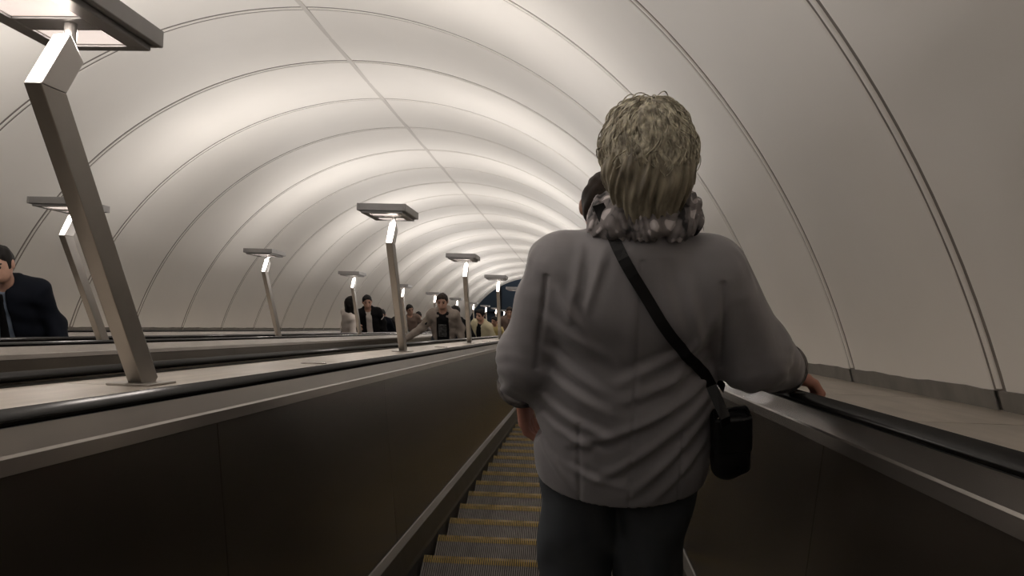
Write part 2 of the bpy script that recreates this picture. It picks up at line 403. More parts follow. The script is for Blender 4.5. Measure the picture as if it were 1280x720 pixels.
# ------------------------------------------------------------------ soft shapes: distance fields meshed by surface nets
def V3(*a): return np.array(a, np.float32)
class Sdf:
    def __init__(s, k=.02): s.ops = []; s.k = k; s.lo = np.full(3, 9.); s.hi = np.full(3, -9.)
    def _add(s, op, fn, lo, hi, k):
        s.ops.append((op, fn, np.array(lo, float), np.array(hi, float), s.k if k is None else k))
        if op == 'u': s.lo = np.minimum(s.lo, lo); s.hi = np.maximum(s.hi, hi)
        return s
    def cap(s, a, b, ra, rb=None, k=None, op='u', flat=None):
        a = np.array(a, float); b = np.array(b, float); rb = ra if rb is None else rb
        f = np.ones(3) if flat is None else np.array(flat, float)      # squash about the middle of the limb
        m = (a+b)/2; a2, b2 = (a-m)/f+m, (b-m)/f+m
        def fn(x, y, z):
            px, py, pz = (x-m[0])/f[0]+m[0]-a2[0], (y-m[1])/f[1]+m[1]-a2[1], (z-m[2])/f[2]+m[2]-a2[2]
            d = b2-a2; L = float(d@d)+1e-9
            t = np.clip((px*d[0]+py*d[1]+pz*d[2])/L, 0, 1)
            return (np.sqrt((px-t*d[0])**2+(py-t*d[1])**2+(pz-t*d[2])**2)-(ra+(rb-ra)*t))*float(f.min())
        R = max(ra, rb)*f
        return s._add(op, fn, np.minimum(a, b)-R, np.maximum(a, b)+R, k)
    def ell(s, c, r, rot=None, k=None, op='u'):
        c = np.array(c, float); r = np.array(r, float); M = np.eye(3) if rot is None else np.array(Matrix(rot) if not isinstance(rot, Matrix) else rot)
        def fn(x, y, z):
            px, py, pz = x-c[0], y-c[1], z-c[2]
            q = [(M[0][i]*px+M[1][i]*py+M[2][i]*pz)/r[i] for i in range(3)]
            k0 = np.sqrt(q[0]**2+q[1]**2+q[2]**2); k1 = np.sqrt((q[0]/r[0])**2+(q[1]/r[1])**2+(q[2]/r[2])**2)+1e-9
            return k0*(k0-1)/k1
        R = np.full(3, r.max()) if rot is not None else r
        return s._add(op, fn, c-R, c+R, k)
    def box(s, c, h, rot=None, rd=.01, k=None, op='u'):
        c = np.array(c, float); h = np.array(h, float)-rd; M = np.eye(3) if rot is None else np.array(rot)
        def fn(x, y, z):
            px, py, pz = x-c[0], y-c[1], z-c[2]
            q = [np.abs(M[0][i]*px+M[1][i]*py+M[2][i]*pz)-h[i] for i in range(3)]
            return np.sqrt(sum(np.maximum(v, 0)**2 for v in q))+np.minimum(np.maximum(q[0], np.maximum(q[1], q[2])), 0)-rd
        R = np.full(3, np.linalg.norm(h)+rd) if rot is not None else h+rd
        return s._add(op, fn, c-R, c+R, k)
    def func(s, fn, lo, hi, k=None, op='u'): return s._add(op, fn, np.array(lo, float), np.array(hi, float), k)
    def cut(s, n, d):        # keep n.p < d
        n = np.array(n, float); s.ops.append(('p', lambda x, y, z: n[0]*x+n[1]*y+n[2]*z-d, None, None, .004)); return s
    def grid(s, res, pad=.03):
        lo, hi = s.lo-pad, s.hi+pad
        ax = [np.arange(lo[i], hi[i]+res, res, dtype=np.float32) for i in range(3)]
        F = np.full([len(a) for a in ax], .12, np.float32)
        for op, fn, l, h, k in s.ops:
            if l is None: sl = [slice(0, len(a)) for a in ax]
            else:
                m = .05+k
                sl = [slice(max(0, int((l[i]-m-lo[i])/res)), min(len(ax[i]), int((h[i]+m-lo[i])/res)+2)) for i in range(3)]
            if any(q.stop <= q.start for q in sl): continue
            x, y, z = np.meshgrid(*[ax[i][sl[i]] for i in range(3)], indexing='ij', sparse=True)
            d = fn(x, y, z); G = F[tuple(sl)]
            if op == 'u':
                if k > 0: hh = np.maximum(k-np.abs(G-d), 0)/k; F[tuple(sl)] = np.minimum(G, d)-hh*hh*k*.25
                else: F[tuple(sl)] = np.minimum(G, d)
            elif op == 's':
                d = -d; hh = np.maximum(k-np.abs(G-d), 0)/k if k > 0 else 0; F[tuple(sl)] = np.maximum(G, d)+hh*hh*k*.25
            elif op == 'd': F[tuple(sl)] = np.where(np.abs(G) < .05, G-d, G)
            elif op == 'p': F[tuple(sl)] = np.maximum(G, d)
        return F, ax
    def value(s, P):         # scalar field at points (n,3)
        x, y, z = P[:, 0], P[:, 1], P[:, 2]; F = np.full(len(P), .3)
        for op, fn, l, h, k in s.ops:
            d = fn(x, y, z)
            if op == 'u':
                hh = np.maximum(k-np.abs(F-d), 0)/max(k, 1e-6); F = np.minimum(F, d)-hh*hh*k*.25
            elif op == 's': F = np.maximum(F, -d)
            elif op == 'd': F = np.where(np.abs(F) < .05, F-d, F)
            elif op == 'p': F = np.maximum(F, d)
        return F
    def mesh(s, name, m, res=.008):
        F, ax = s.grid(res)
        S = F < 0
        n0, n1, n2 = F.shape
        cs = np.zeros((n0-1, n1-1, n2-1), np.int8)
        for i in (0, 1):
            for j in (0, 1):
                for k in (0, 1): cs += S[i:n0-1+i, j:n1-1+j, k:n2-1+k]
        cells = np.argwhere((cs > 0) & (cs < 8))
        idx = np.full(cs.shape, -1, np.int64); idx[tuple(cells.T)] = np.arange(len(cells))
        acc = np.zeros((len(cells), 3)); cnt = np.zeros(len(cells))
        cor = [(i, j, k) for i in (0, 1) for j in (0, 1) for k in (0, 1)]
        val = {c: F[cells[:, 0]+c[0], cells[:, 1]+c[1], cells[:, 2]+c[2]].astype(float) for c in cor}
        for a in cor:
            for d in range(3):
                if a[d]: continue
                b = list(a); b[d] = 1; b = tuple(b)
                va, vb = val[a], val[b]; m_ = (va < 0) != (vb < 0)
                t = np.where(m_, va/np.where(m_, va-vb, 1), 0)
                p = np.tile(np.array(a, float), (len(cells), 1)); p[:, d] = t
                acc[m_] += p[m_]; cnt[m_] += 1
        v = (cells+acc/cnt[:, None])*res+np.array([a[0] for a in ax])
        faces = []
        for d in range(3):
            e1, e2 = [q for q in range(3) if q != d]
            sa = [slice(1, n-1) for n in F.shape]; sb = list(sa); sa[d] = slice(0, F.shape[d]-1); sb[d] = slice(1, F.shape[d])
            A, B = S[tuple(sa)], S[tuple(sb)]
            for inside in (True, False):
                e = np.argwhere((A != B) & (A == inside))
                if not len(e): continue
                off = np.ones(3, int); off[d] = 0; e = e+off
                q = []
                for o1, o2 in ((-1, -1), (0, -1), (0, 0), (-1, 0)):
                    c = e.copy(); c[:, e1] += o1; c[:, e2] += o2
                    q.append(idx[c[:, 0], c[:, 1], c[:, 2]])
                q = np.stack(q, 1)
                flip = inside != (d != 1)
                faces.append(q[:, ::-1] if flip else q)
        f = np.concatenate(faces); f = f[(f >= 0).all(1)]
        me = bpy.data.meshes.new(name)
        me.vertices.add(len(v)); me.vertices.foreach_set('co', v.ravel().astype(np.float32))
        me.loops.add(len(f)*4); me.loops.foreach_set('vertex_index', f.ravel().astype(np.int32))
        me.polygons.add(len(f)); me.polygons.foreach_set('loop_start', np.arange(0, len(f)*4, 4, dtype=np.int32))
        me.polygons.foreach_set('use_smooth', np.ones(len(f), bool))
        me.update(calc_edges=True); me.materials.append(MATS[m])
        return me
def part(name, sdf, m, parent, res=.012): return link(name, sdf.mesh(name, m, res), parent)

# ------------------------------------------------------------------ people materials
mat('skin', (.52, .31, .23, 1), .5, noise=.1, scale=30)
mat('skin_hand', (.50, .24, .18, 1), .5)
mat('hair_black', (.010, .0085, .008, 1), .6, spec=.2)
mat('hair_brown', (.030, .019, .013, 1), .6, spec=.2, noise=.4, scale=60)
mat('cloth_navy', (.006, .008, .014, 1), .85, spec=.15, noise=.2, scale=20)
mat('cloth_black', (.008, .008, .009, 1), .85, spec=.15, noise=.2, scale=20)
mat('cloth_white', (.62, .56, .52, 1), .8, noise=.06, scale=12)
mat('cloth_blue', (.20, .25, .33, 1), .75, noise=.12, scale=18)
mat('cloth_beige', (.28, .235, .205, 1), .8, noise=.2, scale=14)
mat('cloth_brown', (.20, .14, .115, 1), .85, noise=.2, scale=14)
mat('cloth_olive', (.028, .029, .021, 1), .85, spec=.15, noise=.2, scale=14)
mat('cloth_grey', (.16, .145, .14, 1), .85, noise=.2, scale=14)
mat('cloth_cream', (.55, .49, .33, 1), .8, noise=.1, scale=14)
mat('cloth_yellow', (.50, .40, .17, 1), .8, noise=.12, scale=14)
mat('denim', (.03, .036, .05, 1), .85, noise=.2, scale=30)
mat('shoe', (.02, .018, .016, 1), .5)
mat('eye', (.015, .012, .01, 1), .2)
mat('print', (.10, .10, .10, 1), .8, noise=.8, scale=40)
mat('leather', (.006, .006, .007, 1), .45, bump=.1, bscale=200)
mat('lip', (.36, .14, .11, 1), .5)

# ------------------------------------------------------------------ passengers (local frame: +Y is where they face, origin between the feet)
def hand(sd, wrist, tip, up, side, r=1.0):
    """palm and five fingers from wrist towards tip; up = back of hand, side = thumb side"""
    w = np.array(wrist, float); d = np.array(tip, float)-w; L = np.linalg.norm(d); d /= L
    up = np.array(up, float); up -= d*(up@d); up /= np.linalg.norm(up)
    sv = np.array(side, float); sv -= d*(sv@d)+up*(sv@up); sv /= np.linalg.norm(sv)
    for o in (-.026, -.009, .009, .024): sd.cap(w+sv*o*.6, w+d*L*.5+sv*o, .013*r, .012*r, k=.012)
    for o, ln in ((-.029, .78), (-.010, .93), (.010, 1.0), (.029, .92)):
        a = w+d*L*.48+sv*o; b = a+d*L*(ln-.48)*.55-up*.006; c = b+d*L*(ln-.48)*.42-up*.022
        sd.cap(a, b, .0098*r, .009*r, k=.004); sd.cap(b, c, .009*r, .0075*r, k=.004)
    a = w+d*L*.14+sv*.022; b = a+d*L*.18+sv*.030-up*.008; c = b+d*L*.2+sv*.012-up*.014
    sd.cap(a, b, .013*r, .0105*r, k=.01); sd.cap(b, c, .0105*r, .009*r, k=.005)
def person(name, loc, H, rz, label, group, top, legs, hair='hair_black', hair_kind='short', coat=None, gap=.05, lean=0., tilt=0., bow=0., turn=0.,
           armL=None, armR=None, fat=1., hem=.84, coat_hem=.80, res=.012, extra=None, coat_ry=.0):
    root = tag(empty(name, loc, rz), label, 'person', group)
    h = H/1.70
    def q(x, y, z): return np.array([x*h+tilt*max(0, z-.9)*h, (y+lean*max(0, z-.9)+bow*max(0, z-1.3))*h, z*h])
    hip = {s: q(s*.09, 0, .90) for s in (-1, 1)}; knee = {s: q(s*.10, .02, .49) for s in (-1, 1)}; ank = {s: q(s*.10, -.02, .09) for s in (-1, 1)}
    sh = {s: q(s*.156*fat**.5, -.01, 1.345) for s in (-1, 1)}
    arms = {1: armR or ((.235, -.03, 1.12), (.25, .10, .90)), -1: armL or ((-.235, -.03, 1.12), (-.25, .10, .90))}
    el = {s: q(*arms[s][0]) for s in arms}; wr = {s: q(*arms[s][1]) for s in arms}
    hc = q(0, .035, 1.585)
    Rh = Matrix.Rotation(turn, 3, 'Z')
    def hp(x, y, z): return hc+np.array(Rh @ Vector((x, y, z)))*h
    b = Sdf(.03)
    b.cap(q(0, 0, .93), q(0, -.01, 1.33), .112*h, .100*h, flat=(1.25, .82, 1))
    for s in (-1, 1):
        b.cap(hip[s], knee[s], .078*h, .055*h); b.cap(knee[s], ank[s], .055*h, .036*h); b.cap(ank[s], q(s*.11, .12, .04), .036*h, .028*h)
        b.cap(q(0, -.01, 1.34), sh[s], .052*h, .05*h); b.cap(sh[s], el[s], .048*h, .038*h); b.cap(el[s], wr[s], .038*h, .026*h)
        d = wr[s]-el[s]; d /= np.linalg.norm(d); down = d*.55+np.array([0, .25, -.55]); down /= np.linalg.norm(down)
        hand(b, wr[s], wr[s]+down*.17*h, (s*.9, .2, .1), (-s*.2, .9, .3), h)
    b.cap(q(0, -.005, 1.38), q(0, .02, 1.52), .055*h, .05*h)
    b.ell(hc, np.array((.074, .092, .105))*h, Rh); b.ell(hp(0, .03, -.055), np.array((.055, .06, .055))*h, Rh, k=.03)
    b.cap(hp(0, .09, .01), hp(0, .108, -.022), .010*h, .014*h, k=.012)
    b.ell(hp(0, .09, -.06), np.array((.024, .012, .01))*h, Rh, k=.01)
    for s in (-1, 1):
        b.ell(hp(s*.077, -.005, -.005), np.array((.012, .022, .033))*h, Rh, k=.006)
        b.ell(hp(s*.032, .092, .012), np.array((.017, .012, .011))*h, Rh, k=.008, op='s')
    part('body', b, 'skin', root, res)
    for s in (-1, 1):
        e = Sdf(0).ell(hp(s*.032, .080, .012), np.array((.013, .010, .009))*h); part('eye', e, 'eye', root, .004)
        e = Sdf(.01).cap(hp(s*.015, .092, .036), hp(s*.050, .078, .036), .005*h); part('eyebrow', e, hair, root, .004)
    hs = Sdf(.03)
    hs.ell(hp(0, -.012, .016), np.array((.081, .096, .099))*h, Rh); hs.ell(hp(.01, .04, .078), np.array((.06, .05, .034))*h, Rh)
    if hair_kind == 'short':
        hs.ell(hp(0, .10, -.008), np.array((.086, .082, .088))*h, Rh, op='s', k=.010); hs.box(hp(0, .03, -.12), np.array((.2, .2, .055))*h, op='s', k=.02)
    else:
        hs.ell(hp(0, .10, -.05), np.array((.060, .08, .10))*h, Rh, op='s', k=.015)
        hs.cap(hp(0, -.05, -.03), hp(0, -.09, -.34), .075*h, .045*h, flat=(1.2, .8, 1)); hs.cap(hp(.07, .0, -.02), hp(.075, -.02, -.25), .03*h, .018*h); hs.cap(hp(-.07, .0, -.02), hp(-.075, -.02, -.25), .03*h, .018*h)
    rg = random.random()*9
    hs.func(lambda x, y, z: .004*np.sin(90*x+rg)*np.sin(70*y+40*z+rg), hs.lo, hs.hi, op='d')
    part('hair', hs, hair, root, min(res, .009))
    def torso(sd, g, hz, sl=None):
        sd.cap(q(0, .0, hz+.10*fat), q(0, -.005, 1.30), (.130+g)*h*fat, (.122+g)*h*fat**.6, flat=(1.28, .92, 1))
        for s in (-1, 1):
            sd.cap(q(s*.02, -.015, 1.375), sh[s], (.062+g)*h, (.062+g)*h, k=.05)
            if sl is None: sd.cap(sh[s], el[s], (.062+g*.7)*h, (.050+g*.7)*h); sd.cap(el[s], wr[s], (.050+g*.7)*h, (.038+g*.7)*h)
            else: sd.cap(sh[s], sh[s]+(el[s]-sh[s])*sl, (.064+g)*h, (.06+g)*h)
        rr = random.random()*9
        sd.func(lambda x, y, z: .005*np.sin(22*z+14*x+rr)*np.sin(16*x-9*y+rr)+.003*np.sin(47*z-31*x), sd.lo, sd.hi, op='d')
        sd.box(q(0, 0, hz-.2), np.array((.16, .5, .2))*h, op='s', rd=.004, k=.01)
        sd.cap(q(0, .02, 1.43), q(0, .06, 1.60), (.058)*h, .062*h, op='s', k=.008)
    t = Sdf(.035); torso(t, .0, hem, None if coat is None else .6)
    part('shirt', t, top, root, res)
    if coat:
        t = Sdf(.035); torso(t, .013, coat_hem)
        if gap: t.box(q(coat_ry, .26, 1.05), np.array((gap, .22, .5))*h, op='s', rd=.01, k=.02)
        if extra == 'hood': t.cap(q(-.06, -.075, 1.41), q(.06, -.075, 1.41), .045*h, k=.04); t.cap(q(-.08, -.03, 1.415), q(-.06, .06, 1.36), .028*h, k=.02); t.cap(q(.08, -.03, 1.415), q(.06, .06, 1.36), .028*h, k=.02)
        else: t.cap(q(-.075, -.03, 1.43), q(-.05, .07, 1.36), .022*h, k=.02); t.cap(q(.075, -.03, 1.43), q(.05, .07, 1.36), .022*h, k=.02); t.cap(q(-.06, -.05, 1.44), q(.06, -.05, 1.44), .024*h, k=.02)
        part('coat', t, coat, root, res)
    if extra == 'tie':
        t = Sdf(.01); t.cap(q(0, .116, 1.385), q(0, .118, 1.355), .018*h, .012*h, flat=(1, .7, 1)); t.cap(q(0, .122, 1.35), q(0, .150, 1.02), .016*h, .034*h, flat=(1, .45, 1)); part('tie', t, 'cloth_black', root, .008)
    if extra == 'hood':
        t = Sdf(0).box(q(0, .127, 1.16), np.array((.06, .008, .10))*h, rd=.003); part('shirt_print', t, 'print', root, .006)
    t = Sdf(.03)
    t.cap(q(-.07, -.005, .93), q(.07, -.005, .93), .128*h*fat**.5, flat=(1, .95, 1))
    for s in (-1, 1): t.cap(hip[s], knee[s], .094*h, .074*h); t.cap(knee[s], ank[s]+np.array([0, 0, .02]), .074*h, .062*h)
    part('trousers', t, legs, root, max(res, .014))
    for s in (-1, 1):
        t = Sdf(.02).cap(q(s*.10, -.05, .045), q(s*.115, .15, .035), .046*h, .036*h).cut((0, 0, -1), 0.0)
        part('shoe', t, 'shoe', root, max(res, .014))
    return root
YN = lambda k: W(0, nosing(k), 0)
def stand(s, u, w):      # head top in the slope frame -> tread to stand on, and body height
    hd = W(s, u, w); k = round(((hd.y-.17+.34)-YN(0).y)/(P_STEP*C30)); n = YN(k)
    return Vector((s, n.y-.18, n.z)), hd.z-n.z
UP = 'passengers riding up'
def rider(s, u, w, label, **kw):
    loc, H = stand(s, u, w); turn_ = kw.pop('face', 0)
    return person('person', loc, H, math.pi+turn_, label, UP, **kw)

# ------------------------------------------------------------------ the woman with grey hair
mat('jacket', (.275, .262, .274, 1), .55, noise=.10, scale=7, bump=.25, bscale=18, spec=.4, sheen=.2)
mat('jacket_seam', (.11, .10, .098, 1), .7)
mat('lining', (.22, .20, .19, 1), .8, col2=(.02, .02, .025, 1), scale=45)
mat('trousers_slate', (.085, .095, .108, 1), .75, noise=.2, scale=9, bump=.1, bscale=20)
mat('hair_grey', (.42, .37, .27, 1), .5, col2=(.18, .155, .115, 1), scale=60, stretch=(1, 1, .25))
mat('hair_strand', (.78, .72, .56, 1), .42, col2=(.22, .19, .14, 1), scale=90, stretch=(1, 1, .12))
def scarf_mat():
    m = mat('scarf', (.13, .115, .115, 1), .8); nt = m.node_tree; b = nt.nodes['Principled BSDF']
    tc = nt.nodes.new('ShaderNodeTexCoord'); nz = nt.nodes.new('ShaderNodeTexNoise'); nz.inputs['Scale'].default_value = 30; nz.inputs['Detail'].default_value = 2
    nt.links.new(tc.outputs['Object'], nz.inputs['Vector'])
    ad = nt.nodes.new('ShaderNodeVectorMath'); ad.operation = 'MULTIPLY_ADD'; ad.inputs[1].default_value = (.03,)*3
    nt.links.new(nz.outputs['Color'], ad.inputs[0]); nt.links.new(tc.outputs['Object'], ad.inputs[2])
    vo = nt.nodes.new('ShaderNodeTexVoronoi'); vo.inputs['Scale'].default_value = 30; nt.links.new(ad.outputs[0], vo.inputs['Vector'])
    r1 = nt.nodes.new('ShaderNodeValToRGB'); cr = r1.color_ramp
    cr.elements[0].position = 0; cr.elements[0].color = (.72, .67, .67, 1); cr.elements[1].position = .36; cr.elements[1].color = (.26, .235, .235, 1)
    e = cr.elements.new(.30); e.color = (.62, .57, .57, 1); e = cr.elements.new(.62); e.color = (.20, .18, .18, 1); e = cr.elements.new(.75); e.color = (.03, .028, .03, 1)
    nt.links.new(vo.outputs['Distance'], r1.inputs[0]); nt.links.new(r1.outputs[0], b.inputs['Base Color'])
scarf_mat()
WK = next(k for k in range(-10, 10) if abs(nosing(k)-2.867) < .05)
WO = Vector((.24, YN(WK).y-.165, YN(WK).z))
woman = tag(empty('person', WO), 'grey haired woman in taupe jacket and patterned scarf holding the handrail', 'person', 'passengers riding down')
SHL, ELL, WRL = (-.150, .03, 1.343), (-.226, .04, 1.10), (-.244, .10, .985)
SHR, ELR, WRR = (.163, .03, 1.335), (.278, .06, 1.125), (.395, .255, .965)
HC = (.022, .055, 1.590)
b = Sdf(.03)
b.cap((0, .06, .90), (0, .05, 1.28), .120, .105, flat=(1.2, .8, 1))
for s in (-1, 1):
    b.cap((s*.08, .055, .86), (s*.08, .065, .48), .075, .055); b.cap((s*.08, .065, .48), (s*.095, .01, .09), .055, .04); b.cap((s*.10, .0, .07), (s*.11, .15, .04), .036, .028)
for a, e_, w_ in ((SHL, ELL, WRL), (SHR, ELR, WRR)):
    b.cap((0, .02, 1.36), a, .055, .055); b.cap(a, e_, .05, .042); b.cap(e_, w_, .042, .028)
b.cap((.01, .02, 1.36), (.02, .04, 1.52), .066, .062)
b.ell(HC, (.076, .095, .108)); b.ell((.022, .09, 1.535), (.056, .06, .055)); b.cap((.022, .148, 1.60), (.022, .165, 1.568), .010, .014, k=.012); b.ell((.022, .150, 1.53), (.024, .012, .01), k=.01)
for s in (-1, 1):
    b.ell((.022+s*.078, .05, 1.585), (.012, .022, .033), k=.006); b.ell((.022+s*.032, .148, 1.602), (.017, .012, .011), k=.008, op='s')
# left hand hangs below its cuff, loosely curled
hand(b, (-.242, .11, .975), (-.228, .135, .80), (-1, .15, 0), (.1, 1, -.1), 1.1)
# right hand lies over the handrail, fingers curled round its outer edge
hw = np.array((.428, .262, .945))
def fing(pts, rs, k=.004):
    for i in range(len(pts)-1): b.cap(pts[i], pts[i+1], rs[i], rs[i+1], k=k if i else .010)
RAIL = W(.684, 2.56, .812)-WO     # middle of the handrail beside her, local
rd = np.array(W(0, 1, 0)); rn = np.array(W(0, 0, 1)); rc = np.array(RAIL)
def rp(a, u, w): return rc+np.array([a, 0, 0])+rd*u+rn*w
b.cap(WRR, rp(-.020, -.01, .045), .030, .027, k=.02)
for i, (u, ln) in enumerate(((-.040, .9), (-.018, 1.0), (.004, 1.05), (.026, .95))):
    b.cap(rp(-.022, -.01+u*.5, .045), rp(.022, u, .040), .017, .015, k=.015)
    fing([rp(.020, u, .040), rp(.048*ln, u, .030), rp(.060, u+.002, .006), rp(.050, u+.004, -.010)], [.0125, .0115, .0105, .009])
fing([rp(-.025, .015, .040), rp(-.030, .052, .032), rp(-.012, .078, .026), rp(.004, .092, .022)], [.015, .013, .0115, .010])
part('body', b, 'skin_hand', woman, .005)
# trousers
t = Sdf(.03)
t.cap((-.07, .06, .90), (.06, .06, .90), .115, flat=(1, .95, 1))
t.cap((-.100, .055, .84), (-.104, .07, .47), .100, .094, k=.012); t.cap((-.104, .07, .47), (-.108, .02, .07), .094, .085, k=.012)
t.cap((.085, .055, .84), (.078, .07, .47), .100, .088, k=.012); t.cap((.078, .07, .47), (.085, .02, .07), .088, .08, k=.012)
t.func(lambda x, y, z: .004*np.sin(26*z+9*np.sin(12*x))+.003*np.sin(60*x+14*z), t.lo, t.hi, op='d')
t.cut((0, 0, -1), -.03)
part('trousers', t, 'trousers_slate', woman, .007)
for s, x in ((-1, -.108), (1, .085)):
    q_ = Sdf(.02).cap((x, -.05, .045), (x+s*.012, .15, .035), .045, .036).cut((0, 0, -1), 0); part('shoe', q_, 'shoe', woman, .008)
# jacket
JK = Sdf(.045)
JK.cap((-.002, .06, .86), (-.002, .06, 1.02), .178, .172, flat=(1.10, .84, 1.0)); JK.cap((-.002, .06, 1.02), (-.002, .045, 1.25), .172, .155, flat=(1.12, .84, 1), k=.06)
JK.cap((-.002, .06, .74), (-.002, .06, .86), .178, .178, flat=(1.10, .86, 1.0))
JK.cap((.0, .03, 1.372), (SHL[0]+.02, SHL[1], SHL[2]), .070, .066, k=.06); JK.cap((.0, .03, 1.372), (SHR[0]-.02, SHR[1], SHR[2]), .070, .068, k=.06)
JK.cap((-.06, .015, 1.28), (.08, .015, 1.28), .10, flat=(1.3, 1, 1), k=.06)
JK.cap((.01, .02, 1.40), (.015, .03, 1.445), .082, .070, k=.05)
for a, e_, w_, r0, r1, r2 in ((SHL, ELL, WRL, .076, .066, .054), (SHR, ELR, WRR, .083, .080, .060)):
    JK.cap(a, e_, r0, r1, k=.022 if a is SHL else .03); JK.cap(e_, w_, r1, r2, k=.03)
# folds on the back, (x0,z0,x1,z1,height,width)
FOLDS = [(.19, 1.02, -.13, .86, .008, .016), (.20, .98, -.06, .78, .009, .018), (.205, .93, .02, .74, .008, .015), (.18, 1.08, -.02, 1.00, .007, .018), (-.20, 1.10, -.06, 1.02, .008, .016),
         (-.19, 1.03, -.03, .97, .007, .015), (-.20, .96, -.02, .90, .007, .014), (-.19, .90, -.05, .86, .006, .013), (-.19, 1.19, -.05, 1.12, .007, .018), (-.16, 1.27, -.09, 1.16, .008, .014),
         (-.11, 1.35, -.135, 1.20, .006, .012), (-.06, 1.36, -.10, 1.22, .005, .012), (.06, 1.33, .12, 1.17, .006, .015), (.12, 1.30, .17, 1.12, .006, .014), (.0, 1.30, .01, 1.12, .004, .02), (.19, 1.22, .10, 1.02, .007, .018),
         (.21, .86, .08, .72, .006, .014), (-.20, .83, -.12, .73, .006, .014), (-.02, 1.05, .15, 1.14, .006, .016), (-.15, .80, .02, .76, .004, .012)]
BF = .936
def BX(x, z): return .135-.24+(x+.24-.135)*BF, 2.2675-(2.2675-z)*BF      # outline plane -> back of the jacket
FOLDS = [BX(a_, b_)+BX(c_, d_)+(e_, f_) for a_, b_, c_, d_, e_, f_ in FOLDS]
def back_folds(x, y, z):
    r = 0*(x+y+z)
    for x0, z0, x1, z1, h_, w_ in FOLDS:
        dx, dz = x1-x0, z1-z0; L = dx*dx+dz*dz
        t_ = np.clip(((x-x0)*dx+(z-z0)*dz)/L, 0, 1); d2 = (x-x0-t_*dx)**2+(z-z0-t_*dz)**2
        sg = ((x-x0)*dz-(z-z0)*dx)/math.sqrt(L)
        r = r+h_*1.0*(.25+.75*np.sin(math.pi*np.clip(t_*.9+.08, 0, 1)))*(np.exp(-d2/(w_*.8)**2)-.75*np.exp(-(d2+2*sg*w_*1.3+(w_*1.3)**2)/w_**2))
    m = np.clip((.06-y)/.08, 0, 1)
    return r*m
JK.func(back_folds, (-.32, -.3, .66), (.32, .1, 1.42), op='d', k=0)
def sleeve_folds(x, y, z):
    m = np.clip((np.abs(x-.0)-.19)/.05, 0, 1)
    return m*(.0022*np.sin(75*z-48*np.abs(x)+9*np.sin(20*y+11*z))*(.5+.5*np.sin(17*z+3))+.003*np.sin(33*z+65*x+25*y))
JK.func(sleeve_folds, (-.4, -.2, .9), (.5, .4, 1.5), op='d', k=0)
# centre back seam, side back seams and yoke seam pressed in
def seams(x, y, z):
    bk = np.clip((.02-y)/.03, 0, 1)*(z > .7)*(z < 1.41)
    g = np.exp(-((x-.012)/.004)**2)*.4+np.exp(-((x+.105+.03*(z-1.0))/.004)**2)*(z < 1.02)*.5+np.exp(-((x-.125)/.004)**2)*(z < 1.0)*.5
    arm = np.exp(-((np.abs(x)-.185-.10*(1.3-z)*(z > 1.1))/.006)**2)*(z > 1.12)*(z < 1.36)*.9
    return -.007*(g+arm)*bk
JK.func(seams, (-.25, -.3, .66), (.25, .1, 1.42), op='d', k=0)
# curved shirt-tail hem, dipping at the back
JK.func(lambda x, y, z: (.700+1.25*np.maximum(np.abs(x-.005)-.03, 0)**2*(1+.0*y)+.012*(x > 0)*np.abs(x)/.2-z)*.9, (-.3, -.3, .5), (.3, .4, .8), k=.004, op='x') if False else None
def hemcut(x, y, z): return np.where((np.abs(x) < .27) & (z < .93), .800-.5*np.maximum(np.abs(x)-.05, 0)**2-z, -.2)
JK.ops.append(('p', hemcut, None, None, 0))
for w_, e_ in ((np.array(WRL), np.array(ELL)), (np.array(WRR), np.array(ELR))):   # square sleeve ends
    d_ = (w_-e_)/np.linalg.norm(w_-e_); c_ = w_
    JK.ops.append(('p', (lambda x, y, z, d_=d_, c_=c_: np.where((x-c_[0])**2+(y-c_[1])**2+(z-c_[2])**2 < .13**2, d_[0]*(x-c_[0])+d_[1]*(y-c_[1])+d_[2]*(z-c_[2])+.012, -.2)), None, None, 0))
JKo = part('jacket', JK, 'jacket', woman, .004)
# sleeve linings turned back at the cuffs
for w_, e_, r_ in ((np.array(WRL), np.array(ELL), .0555), (np.array(WRR), np.array(ELR), .0605)):
    d_ = (w_-e_)/np.linalg.norm(w_-e_)
    Q = Sdf(.004).cap(w_-d_*.030, w_-d_*.012, r_+.004, r_+.004, k=.002).cap(w_-d_*.2, w_+d_*.2, r_-.007, op='s', k=.003)
    for sg in (1, -1): Q.ops.append(('p', (lambda x, y, z, d_=d_, c_=w_-d_*.019, sg=sg: sg*(d_[0]*(x-c_[0])+d_[1]*(y-c_[1])+d_[2]*(z-c_[2]))-.013), None, None, 0))
    part('cuff', Q, 'lining', woman, .004)
# hem stitching as a thin bead along the back hem
def surf(x, z, front=False):       # y of the jacket surface seen from behind (or front)
    ys = np.linspace(-.35, .1, 451) if not front else np.linspace(.45, .0, 451)
    P = np.stack([np.full(451, x), ys, np.full(451, z)], 1); v = JK.value(P); i = np.argmax(v < 0)
    return float(ys[i]) if v[i] < 0 else None
